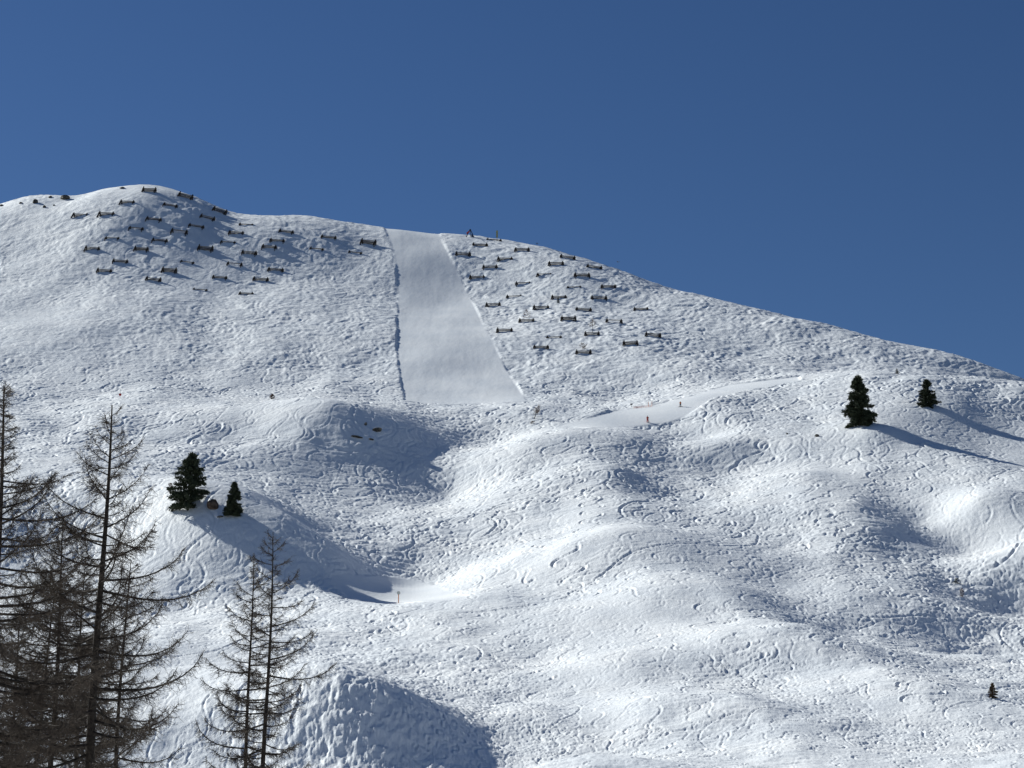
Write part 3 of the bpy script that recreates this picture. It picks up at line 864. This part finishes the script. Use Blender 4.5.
pole_thing('piste_marker', 648.5, 406.5, [('pole', M_ORANGE, lambda m: m.tube([(0, 0, -.3), (0, 0, 1.2)], .05, 8)), ('cap', M_WHITE, lambda m: m.tube([(0, 0, 1.2), (0, 0, 1.4)], .07, 8))],
           'small orange pole, left of two at the bank above the skier', 'marker')
pole_thing('piste_marker', 652, 405.5, [('pole', M_ORANGE, lambda m: m.tube([(0, 0, -.3), (0, 0, 1.1)], .05, 8)), ('cap', M_WHITE, lambda m: m.tube([(0, 0, 1.1), (0, 0, 1.3)], .07, 8))],
           'small orange pole, right of two at the bank above the skier', 'marker')
pole_thing('piste_marker', 631.5, 407.5, [('pole', M_DARK, lambda m: m.tube([(0, 0, -.3), (0, 0, .9)], .05, 8)), ('board', M_DARK, lambda m: m.beam((-.3, 0, .8), (.3, 0, .8), .08, .35))],
           'short pole with a dark board at the left end of the bank', 'marker')
def net():
    # low orange net between the poles, lying along the bank
    m = MB(); us = np.linspace(633, 652, 12); b_ = [hit(u_, 408.6 - (u_ - 633) * 0.08) + np.array([0, 0, .1]) for u_ in us]
    o0 = b_[0]
    for dz_ in (0.0, .18, .36): m.tube([q - o0 + (0, 0, dz_) for q in b_], .018, 3)
    for q in b_: m.tube([q - o0 + (0, 0, -.2), q - o0 + (0, 0, .4)], .018, 3)
    o = m.build('safety_net', M_ORANGE); o.location = o0.tolist()
    tag(o, 'low faded orange net strung along the bank above the skier', 'net')
net()
pole_thing('sign_pole', 497, 240.5, [('pole', M_METAL, lambda m: m.tube([(0, 0, -.5), (0, 0, 3.4)], .11, 8)),
   ('panel', M_YELLOW, lambda m: m.beam((0, 0, 1.2), (0, 0, 4.1), .7, .12)), ('base', M_POST, lambda m: m.tube([(0, 0, -.6), (0, 0, .2)], .35, 8))],
   'tall thin pole with a narrow yellow green panel on the skyline', 'sign pole')
pole_thing('marker_cross', 537, 245, [('post', M_POST, lambda m: m.beam((0, 0, -.5), (0, 0, 1.3), .12, .12)), ('crossbar', M_POST, lambda m: m.beam((-.5, 0, .9), (.5, 0, .9), .12, .12))],
   'small dark cross post on the skyline right of the fences', 'cross')
c = hit(470, 237)
t = empty('timber_stand', c)
for nm, mt_, a_, b_, wd_ in [('leg', M_POST, (-1.75, 0, -.5), (.0, 0, 3.0), .28), ('leg', M_POST, (1.7, 0, -.5), (.15, 0, 3.0), .28), ('leg', M_POST, (.1, 1.6, -.7), (.08, 0, 2.9), .24)]:
    m = MB(); m.beam(a_, b_, wd_, wd_); m.build(nm, mt_, t)
m = MB(); m.beam((-1.3, -.2, 1.35), (-.35, -.2, 2.2), .3, .5); m.build('banner', M_RED, t)
m = MB(); m.beam((-.2, 0, 2.8), (.35, 0, 2.8), .5, .7); m.build('head_box', M_DARK, t)
m = MB(); m.beam((.45, -.1, .5), (1.25, -.1, .5), .6, .9); m.build('winch_box', plain('dark_blue_paint', (0.04, 0.07, 0.14)), t)
tag(t, 'dark A-shaped stand with a red piece, alone on the skyline by the groomed strip', 'stand')
# a bird over the ridge
d = P(618, 262, 480)
t = empty('bird', d, (0, 0, .6), 1.0)
m = MB(); m.tube([(0, -.28, 0), (0, -.15, .01), (0, 0, 0), (0, .16, .01), (0, .24, .02), (0, .31, 0)], [.02, .05, .075, .055, .045, .008], 8); m.build('body', M_POST, t, True)
for sx in (-1, 1):
    m = MB(); m.add([(sx * .03, .10, .02), (sx * .03, -.10, .02), (sx * .32, -.12, .14), (sx * .32, .10, .15), (sx * .60, -.10, .08), (sx * .03, .10, .0), (sx * .03, -.10, .0), (sx * .32, -.12, .125), (sx * .32, .10, .135), (sx * .60, -.10, .07)],
        [[0, 1, 2, 3], [3, 2, 4], [5, 8, 7, 6], [8, 9, 7], [0, 3, 8, 5], [3, 4, 9, 8], [1, 6, 7, 2], [2, 7, 9, 4], [0, 5, 6, 1]]); m.build('wing', M_POST, t)
tag(t, 'small dark bird flying in the blue sky above the ridge', 'bird')
